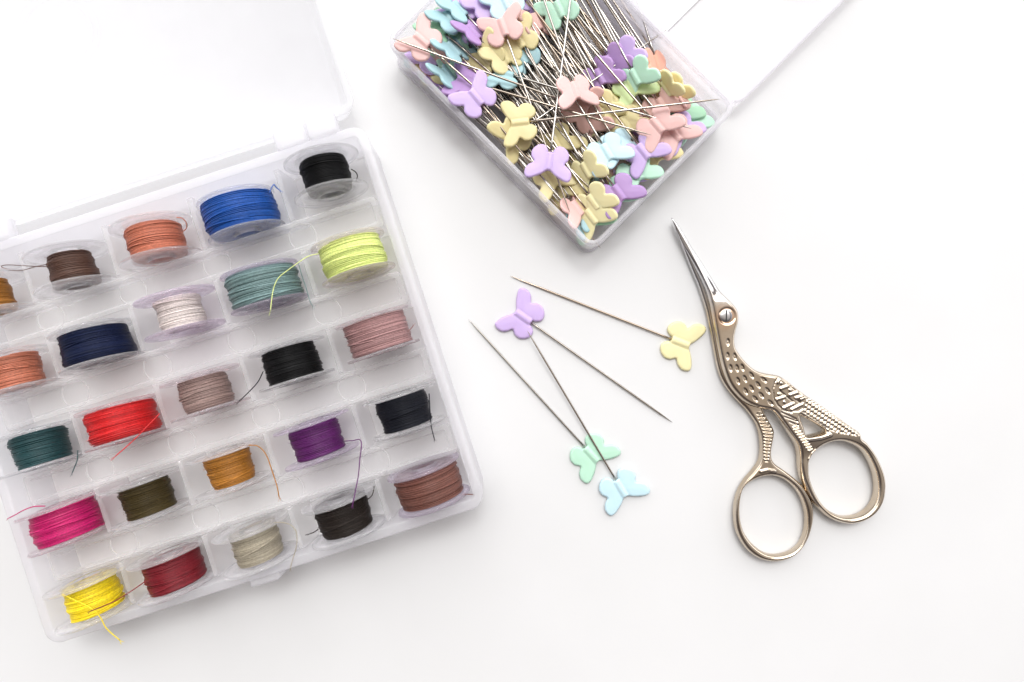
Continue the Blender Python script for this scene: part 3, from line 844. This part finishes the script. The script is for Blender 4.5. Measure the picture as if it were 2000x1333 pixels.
def back_top(v, d):
    x, y = v[:, 0], v[:, 1]
    h = np.full(len(v), 1.98) + 1.1 * smooth(y, 800, 860) 
    h = np.where(y < 560, 1.98, h)
    w_ = y - 0.14 * (x - 1490)
    xc = np.interp(y, [806, 830, 846, 870, 900], [1481, 1493, 1497, 1494, 1493]); hw = np.interp(y, [806, 830, 846, 870, 900], [5, 9, 9.5, 6.5, 5])
    msk = smooth(hw - np.abs(x - xc), 0, 2) * smooth(y, 804, 810) * (1 - smooth(y, 897, 902))
    h += 0.24 * msk * np.cos(2 * PI * w_ / 6.4)
    h += 0.32 * np.exp(-(seg_dist(v, np.array([(1482, 919), (1494, 916), (1509, 918.5)]), False) / 2.0) ** 2)
    return h
back_bot = lambda v, d: np.full(len(v), 0.02)
back_mid = lambda v: 0.5 * (1.98 + 1.1 * smooth(v[:, 1], 800, 860)) + 0.1
def tow(zr, base):
    k = (H - zr) / H / SC
    return lambda v, z: np.column_stack([(v[:, 0] - 1000) * k - base[0], (666.5 - v[:, 1]) * k - base[1], z])
SB = P(1500, 760, 0)
sc_ = empty('embroidery_scissors', (SB[0], SB[1], 0))
tag(sc_, 'old metal embroidery scissors shaped like a stork, lying closed on the white table', 'scissors')
def cut(poly, fn):
    return [q for q in poly if fn(q)]
vv, ff = relief(FRONT_S, [cspline(FH1), cspline(FH2, 2)], 1.15, front_top, front_bot, front_mid, tow(3.6, SB), 0.95, UN)
fr = mesh_obj('stork_half', vv, ff, M_SC, sc_)
fr['label'] = 'upper half with stork body, feather marks, beak blade and finger ring'
vv, ff = relief(BACK_S, [cspline(BH1)], 1.3, back_top, back_bot, back_mid, tow(1.8, SB), 0.95, UN)
bk = mesh_obj('lower_half', vv, ff, M_SC, sc_)
bk['label'] = 'lower half with ribbed stork leg and finger ring'
# screw
c_ = P(1418, 617.5, 4.4) - SB
mb = MB()
rg = lambda r_, z: [(c_[0] + r_ * math.cos(a), c_[1] + r_ * math.sin(a), z) for a in np.linspace(0, 2 * PI, 33)[:-1]]
mb.loft([rg(1.5, 3.0), rg(1.55, 4.38), rg(1.50, 4.52), rg(1.36, 4.60), rg(0.7, 4.66), rg(0.1, 4.68)])
scr = mb.build('screw', M_SCREW, sc_)
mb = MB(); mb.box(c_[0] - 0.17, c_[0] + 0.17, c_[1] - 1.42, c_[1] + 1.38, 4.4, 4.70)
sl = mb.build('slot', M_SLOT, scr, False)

# ------------------------------------------------------------------ pin box
PH = 10.0
A_, B_, C_ = P(752, 82, PH), P(1158, 490, PH), P(1436, 205, PH)
va = B_ - A_; PWA = np.linalg.norm(va); ea = va / PWA
PWB = np.linalg.norm(C_ - B_)
eb = np.array([-ea[1], ea[0], 0])               # from B towards C
if eb @ (C_ - B_) < 0: eb = -eb
ctr = A_ + ea * PWA / 2 + eb * PWB / 2
PA = math.atan2(ea[1], ea[0])
pb = empty('pin_box', (ctr[0], ctr[1], 0), PA)
tag(pb, 'small clear plastic box standing open and heaped with butterfly pins', 'pin box')
mb = MB(); mb.loft(tray_rings(PWA, PWB, PH, 3.2, 1.2, 0.9, 0.3, 0.06)); mb.build('tray', M_PS, pb)
def ring_band(w, d, z0, z1, r, out, t):
    q = lambda i, z: [(x, y, z) for x, y in rrect(-w / 2 + i, w / 2 - i, -d / 2 + i, d / 2 - i, r - i if r - i > 0.3 else 0.3, 7)]
    m_ = MB(); rr = [q(-out, z0), q(-out - 0.08, z0 + 0.2), q(-out - 0.08, z1 - 0.2), q(-out, z1), q(t, z1), q(t, z0)]
    m_.loft(rr + [rr[0]], False); return m_
ring_band(PWA, PWB, PH - 0.55, PH + 0.35, 3.2, 0.22, 1.05).build('rim', M_PSR, pb)
ring_band(PWA, PWB, 0.02, 0.7, 3.0, 0.12, 0.8).build('foot_rim', M_PSR, pb)
# local box coordinates: x along A->B, y along B->C
hl = PWA / 2
mb = MB(); mb.prism(rrect(-hl + 8, hl - 26.5, PWB / 2 + 0.05, PWB / 2 + 2.2, 0.5, 4), 1.4, PH - 1.2, 0.4)
mb.build('hinge_tab', M_PP, pb)
mb = MB(); mb.box(-hl + 8, hl - 25.8, PWB / 2 - 1.75, PWB / 2 - 1.25, 1.0, PH - 3.0); mb.build('hinge_shade_panel', M_PP, pb, False)  # panel stands for the hinge's grey shadow showing through the wall
rings = tray_rings(PWA - 0.4, 47.5, 4.6, 3.2, 1.1, 0.4, 0.2, 0.02)
ly_ = PWB / 2 + 2.6 + 47.5 / 2
mb = MB(); mb.loft([[(x, y + ly_, z) for x, y, z in r_] for r_ in rings])
pl = mb.build('lid', M_PS, pb); pl['label'] = 'clear lid folded open flat on the table'
e3 = np.array([0, 0, 1.0])
def PB(a, b, z):                                # a along A->B from A, b from the A-B wall towards the hinge
    return A_ * [1, 1, 0] + ea * a + eb * b + e3 * z
q0 = PB(PWA - 26.5, PWB + 3.6, 0)
card = MB(); card.box(-18.5, 18.5, -20, 20, 0.0, 0.10, 0)
cc_ = PB(PWA - 26.5 - 18.5, PWB + 4.0 + 20, 0.425)
cd = empty('paper_card', tuple(cc_), PA)
tag(cd, 'blank white card lying in the open lid of the pin box', 'card')
card.build('sheet', M_PAPER, cd, False)

lr = ring_band(PWA - 0.4, 47.5, 4.25, 4.8, 3.2, 0.15, 1.25); lr.v = [(x, y + ly_, z) for x, y, z in lr.v]; lr.build('rim', M_PSR, pl)
def to_px(w):
    k = (H - w[2]) / H / SC
    return w[0] / k + 1000, 666.5 - w[1] / k

G2 = 'butterfly pins heaped in the clear box'
# colour, head x, y, z, tip x, y, z, roll, label -- read off the heap
PINS = [
    ('pink', 823, 79, 11.6, 1113, 333, 7.5, 4, 'pink butterfly pin in the box corner, crossed by a pin point'),
    ('dusty pink', 1133, 209, 8.2, 771, 77, 13.4, 25, 'pin with a dusty pink head whose point lies over the corner pink butterfly'),
    ('pink', 982, 53, 10.4, 1114, 418, 9.2, -8, 'large pink butterfly pin overlapping the purple and yellow heads'),
    ('purple', 924, 62, 9.2, 1197, 345, 5.0, 48, 'strongly tilted purple butterfly pin beside the large pink one'),
    ('lilac', 929, 190, 11.2, 1148, 455, 5.0, 6, 'pale lilac butterfly pin resting on the long side wall of the box'),
    ('purple', 908, 158, 8.4, 1285, 268, 11.6, 20, 'purple butterfly pin half hidden behind the pale lilac one'),
    ('green', 850, 48, 8.6, 1140, 300, 4.2, 30, 'green butterfly pin just behind the corner pink one'),
    ('blue', 879, 36, 8.8, 1130, 310, 5.0, 34, 'blue butterfly pin standing between the green and the purple heads'),
    ('blue', 886, 96, 8.6, 1150, 370, 4.5, 46, 'steeply tilted blue butterfly pin below the green one'),
    ('blue', 874, 148, 7.6, 1110, 420, 3.5, 55, 'narrow tilted blue butterfly pin near the long wall'),
    ('blue', 890, 8, 8.0, 1150, 280, 5.0, 40, 'blue butterfly pin at the picture top above the green head'),
    ('lilac', 893, 24, 7.6, 1180, 290, 4.0, 10, 'lilac butterfly pin lying beneath the tilted purple one'),
    ('lilac', 950, 2, 8.2, 1190, 300, 4.5, 5, 'lilac butterfly pin at the picture top beside the sky blue one'),
    ('sky blue', 985, 2, 9.2, 1150, 345, 5.0, 5, 'pale sky blue butterfly pin at the picture top above the large pink one'),
    ('yellow', 948, 112, 7.8, 1200, 390, 4.0, -25, 'olive yellow butterfly pin below the tilted purple head'),
    ('yellow', 985, 108, 8.2, 1180, 420, 4.4, 12, 'yellow butterfly pin peeking out under the large pink one'),
    ('yellow', 1012, 78, 8.4, 1210, 390, 4.6, -10, 'yellow butterfly pin at the wing tip of the large pink one'),
    ('blue', 986, 143, 7.8, 1341, 249, 11.5, 18, 'grey blue butterfly pin in the middle of the shafts'),
    ('blue', 1016, 112, 7.2, 1245, 390, 3.6, -12, 'blue butterfly pin under the yellow ones'),
    ('dusty pink', 1048, 42, 7.2, 1215, 370, 4.0, 30, 'dusty pink butterfly pin in shade beside the large pink one'),
    ('mint', 1092, 18, 8.6, 1245, 360, 6.0, -18, 'mint green butterfly pin at the picture top among the shafts'),
    ('yellow', 1015, 240, 10.4, 1397, 195, 14.2, 0, 'yellow butterfly pin lying crosswise with its point over the short wall'),
    ('yellow', 1000, 268, 8.6, 1300, 60, 7.0, -20, 'yellow butterfly pin almost hidden under the crosswise yellow one'),
    ('lilac', 1073, 317, 11.4, 1123, -70, 10.5, 0, 'lilac butterfly pin lying nearly upright across the heap by the long wall'),
    ('pink', 1124, 178, 12.0, 1000, -180, 8.0, -22, 'pink butterfly pin alone on top of the middle of the shafts'),
    ('sky blue', 1186, 298, 10.4, 990, -32, 8.0, 4, 'bright sky blue butterfly pin on top of the lower heads'),
    ('sky blue', 1208, 286, 9.0, 1010, -40, 6.4, -14, 'pale sky blue butterfly pin directly under the bright one'),
    ('lilac', 1257, 297, 9.6, 1023, -8, 7.0, 10, 'lilac butterfly pin between the sky blue and the pink heads'),
    ('pink', 1284, 246, 10.8, 1040, -40, 8.0, 12, 'pink butterfly pin crossed by two pin points near the short wall'),
    ('pink', 1318, 262, 8.8, 1080, -30, 6.0, 5, 'pink butterfly pin lying underneath the crossed pink one'),
    ('lilac', 1340, 268, 7.6, 1100, -20, 5.0, 0, 'lilac butterfly pin sticking out under the stacked pink ones'),
    ('purple', 1209, 378, 9.8, 985, 68, 7.0, 6, 'purple lilac butterfly pin nearest the short wall'),
    ('pale yellow', 1146, 334, 8.8, 960, 0, 6.0, 52, 'narrow tilted yellow butterfly pin at the left wing of the sky blue one'),
    ('pale yellow', 1160, 396, 8.4, 940, 90, 5.0, 38, 'pale yellow butterfly pin in the corner on top of another yellow one'),
    ('pale yellow', 1156, 424, 7.2, 930, 120, 4.0, 34, 'pale yellow butterfly pin at the bottom of the corner stack'),
    ('pink', 1122, 414, 6.6, 900, 110, 4.0, -35, 'pink butterfly pin by the corner beneath the yellow stack'),
    ('yellow', 1066, 364, 7.2, 860, 40, 4.0, -8, 'yellow butterfly pin under the nearly upright lilac one'),
    ('yellow', 1088, 380, 5.8, 880, 60, 4.0, 14, 'yellow butterfly pin deeper below the nearly upright lilac one'),
    ('yellow', 1086, 280, 6.0, 900, -60, 5.0, 22, 'yellow butterfly pin with its wings just above the nearly upright lilac one'),
    ('yellow', 1122, 306, 4.8, 930, -40, 5.0, 18, 'yellow butterfly pin between the lilac one and the sky blue one'),
    ('mint', 1252, 346, 8.0, 1030, 20, 5.0, 4, 'mint butterfly pin below the lilac one near the short wall'),
    ('mint', 1216, 402, 6.4, 1000, 90, 4.0, 20, 'mint butterfly pin beneath the purple lilac one'),
    ('green', 1156, 458, 5.0, 940, 150, 3.4, 14, 'green butterfly pin deep in the box corner'),
    ('yellow', 1296, 316, 6.6, 1080, 0, 4.0, 10, 'yellow butterfly pin under the lilac one close to the short wall'),
    ('mint', 1242, 152, 9.8, 1060, -190, 7.0, 46, 'tilted mint butterfly pin lying on the lime one'),
    ('lime', 1236, 172, 8.2, 1040, -160, 6.0, 8, 'lime butterfly pin below the tilted mint one'),
    ('pale yellow', 1302, 176, 8.8, 1090, -140, 7.0, 80, 'yellow butterfly pin standing on edge near the hinge wall'),
    ('pale yellow', 1318, 182, 7.8, 1110, -130, 6.0, 72, 'second yellow butterfly pin on edge leaning against the first'),
    ('salmon', 1292, 118, 7.2, 1180, -240, 6.0, -42, 'salmon butterfly pin leaning on the hinge wall'),
    ('pink', 1330, 186, 5.8, 1130, -130, 5.0, -60, 'pink butterfly pin wedged along the hinge wall'),
    ('dusty pink', 1294, 208, 8.2, 1090, -110, 6.0, 18, 'dusty pink butterfly pin beside the yellow ones on edge'),
    ('green', 1326, 222, 5.6, 1120, -90, 4.0, 6, 'green butterfly pin low down behind the stacked pink ones'),
    ('mint', 1346, 240, 5.2, 1140, -80, 4.0, 0, 'mint butterfly pin on the floor of the box near the short wall'),
    ('yellow', 1172, 216, 6.8, 980, -110, 6.0, 24, 'yellow butterfly pin beside the lone pink one on top'),
    ('yellow', 1206, 200, 6.6, 1010, -130, 6.0, -14, 'yellow butterfly pin below the purple heads'),
    ('yellow', 1222, 244, 7.6, 1020, -90, 6.0, 10, 'yellow butterfly pin behind the sky blue ones'),
    ('purple', 1172, 152, 7.2, 990, -180, 5.0, 26, 'purple butterfly pin under the shafts beside the lone pink one'),
    ('purple', 1192, 126, 6.8, 1010, -210, 5.0, 40, 'purple butterfly pin behind the shafts above the yellow heads'),
    ('lilac', 1214, 112, 7.2, 1040, -220, 5.0, 32, 'lilac butterfly pin above the tilted mint one'),
    ('dusty pink', 1152, 246, 5.6, 950, -70, 5.0, 36, 'dusty pink butterfly pin below the lone pink one on top'),
]
for (c, hx_, hy_, zh, tx, ty, zt, roll, lab) in PINS:
    pin(c, hx_, hy_, zh, tx, ty, zt, roll, lab, G2, inbox=True)
# the deeper layers of the heap
rng = random.Random(21)
cols = ['yellow', 'mint', 'blue', 'lilac', 'pink', 'purple', 'yellow', 'green', 'dusty pink']
for k in range(76):
    far = k % 2 == 0
    c = rng.choice(cols)
    z = rng.uniform(1.9, 4.4); z2 = rng.uniform(2.5, 7.5)
    edge_on = k % 5 < 2
    b = rng.uniform(5.0, PWB - 5) if edge_on else rng.uniform(6.5, PWB - (8 if not far else 12))
    if far: a = rng.uniform(PWA - 16, PWA - 7.5)
    else: a = rng.uniform(7, 17)
    ang = rng.gauss(0, 7) + (6 if far else 6)
    d = (-1 if far else 1)
    bt = b + (-d) * math.tan(R(ang)) * -PINL * (1 if far else 1) * (1 if far else -1)
    bt = min(max(b + math.tan(R(ang)) * PINL * (1 if far else -1), 2.2), PWB - 2.2)
    h_ = PB(a, b, z); dir_ = PB(a + d * PINL, bt, z2) - h_; dir_ = dir_ / np.linalg.norm(dir_) * PINL
    t_ = h_ + dir_
    p1, p2 = to_px(h_), to_px(t_)
    pin(c, p1[0], p1[1], z, p2[0], p2[1], t_[2], rng.choice([-1, 1]) * rng.uniform(24, 38) if edge_on else rng.uniform(-28, 28), f'{c} butterfly pin half buried in the lower layers of the box', G2, inbox=True)
# the long bundle of shafts that fills the middle and lies along the long wall
for k in range(44):
    wall = k < 16
    near = (k % 4 != 3)
    b = rng.uniform(5.2, 8.0) if wall else rng.uniform(6, 32)
    a = rng.uniform(6.5, 14) if near else rng.uniform(PWA - 10, PWA - 6)
    z = rng.uniform(3.2, 5.6); z2 = rng.uniform(5.0, 8.4)
    ang = rng.gauss(1.0 if wall else 8, 2.0 if wall else 5)
    d = 1 if near else -1
    bt = rng.uniform(1.5, 4.6) if wall else min(max(b - d * math.tan(R(ang)) * PINL, 1.5), PWB - 2.0)
    h_ = PB(a, b, z); dir_ = PB(a + d * PINL, bt, z2) - h_; dir_ = dir_ / np.linalg.norm(dir_) * PINL
    t_ = h_ + dir_
    p1, p2 = to_px(h_), to_px(t_)
    c = rng.choice(cols)
    pin(c, p1[0], p1[1], z, p2[0], p2[1], t_[2], rng.choice([-1, 1]) * rng.uniform(8, 30) if wall else rng.uniform(-25, 25), f'{c} butterfly pin half buried in the lower layers of the box', G2, inbox=True)
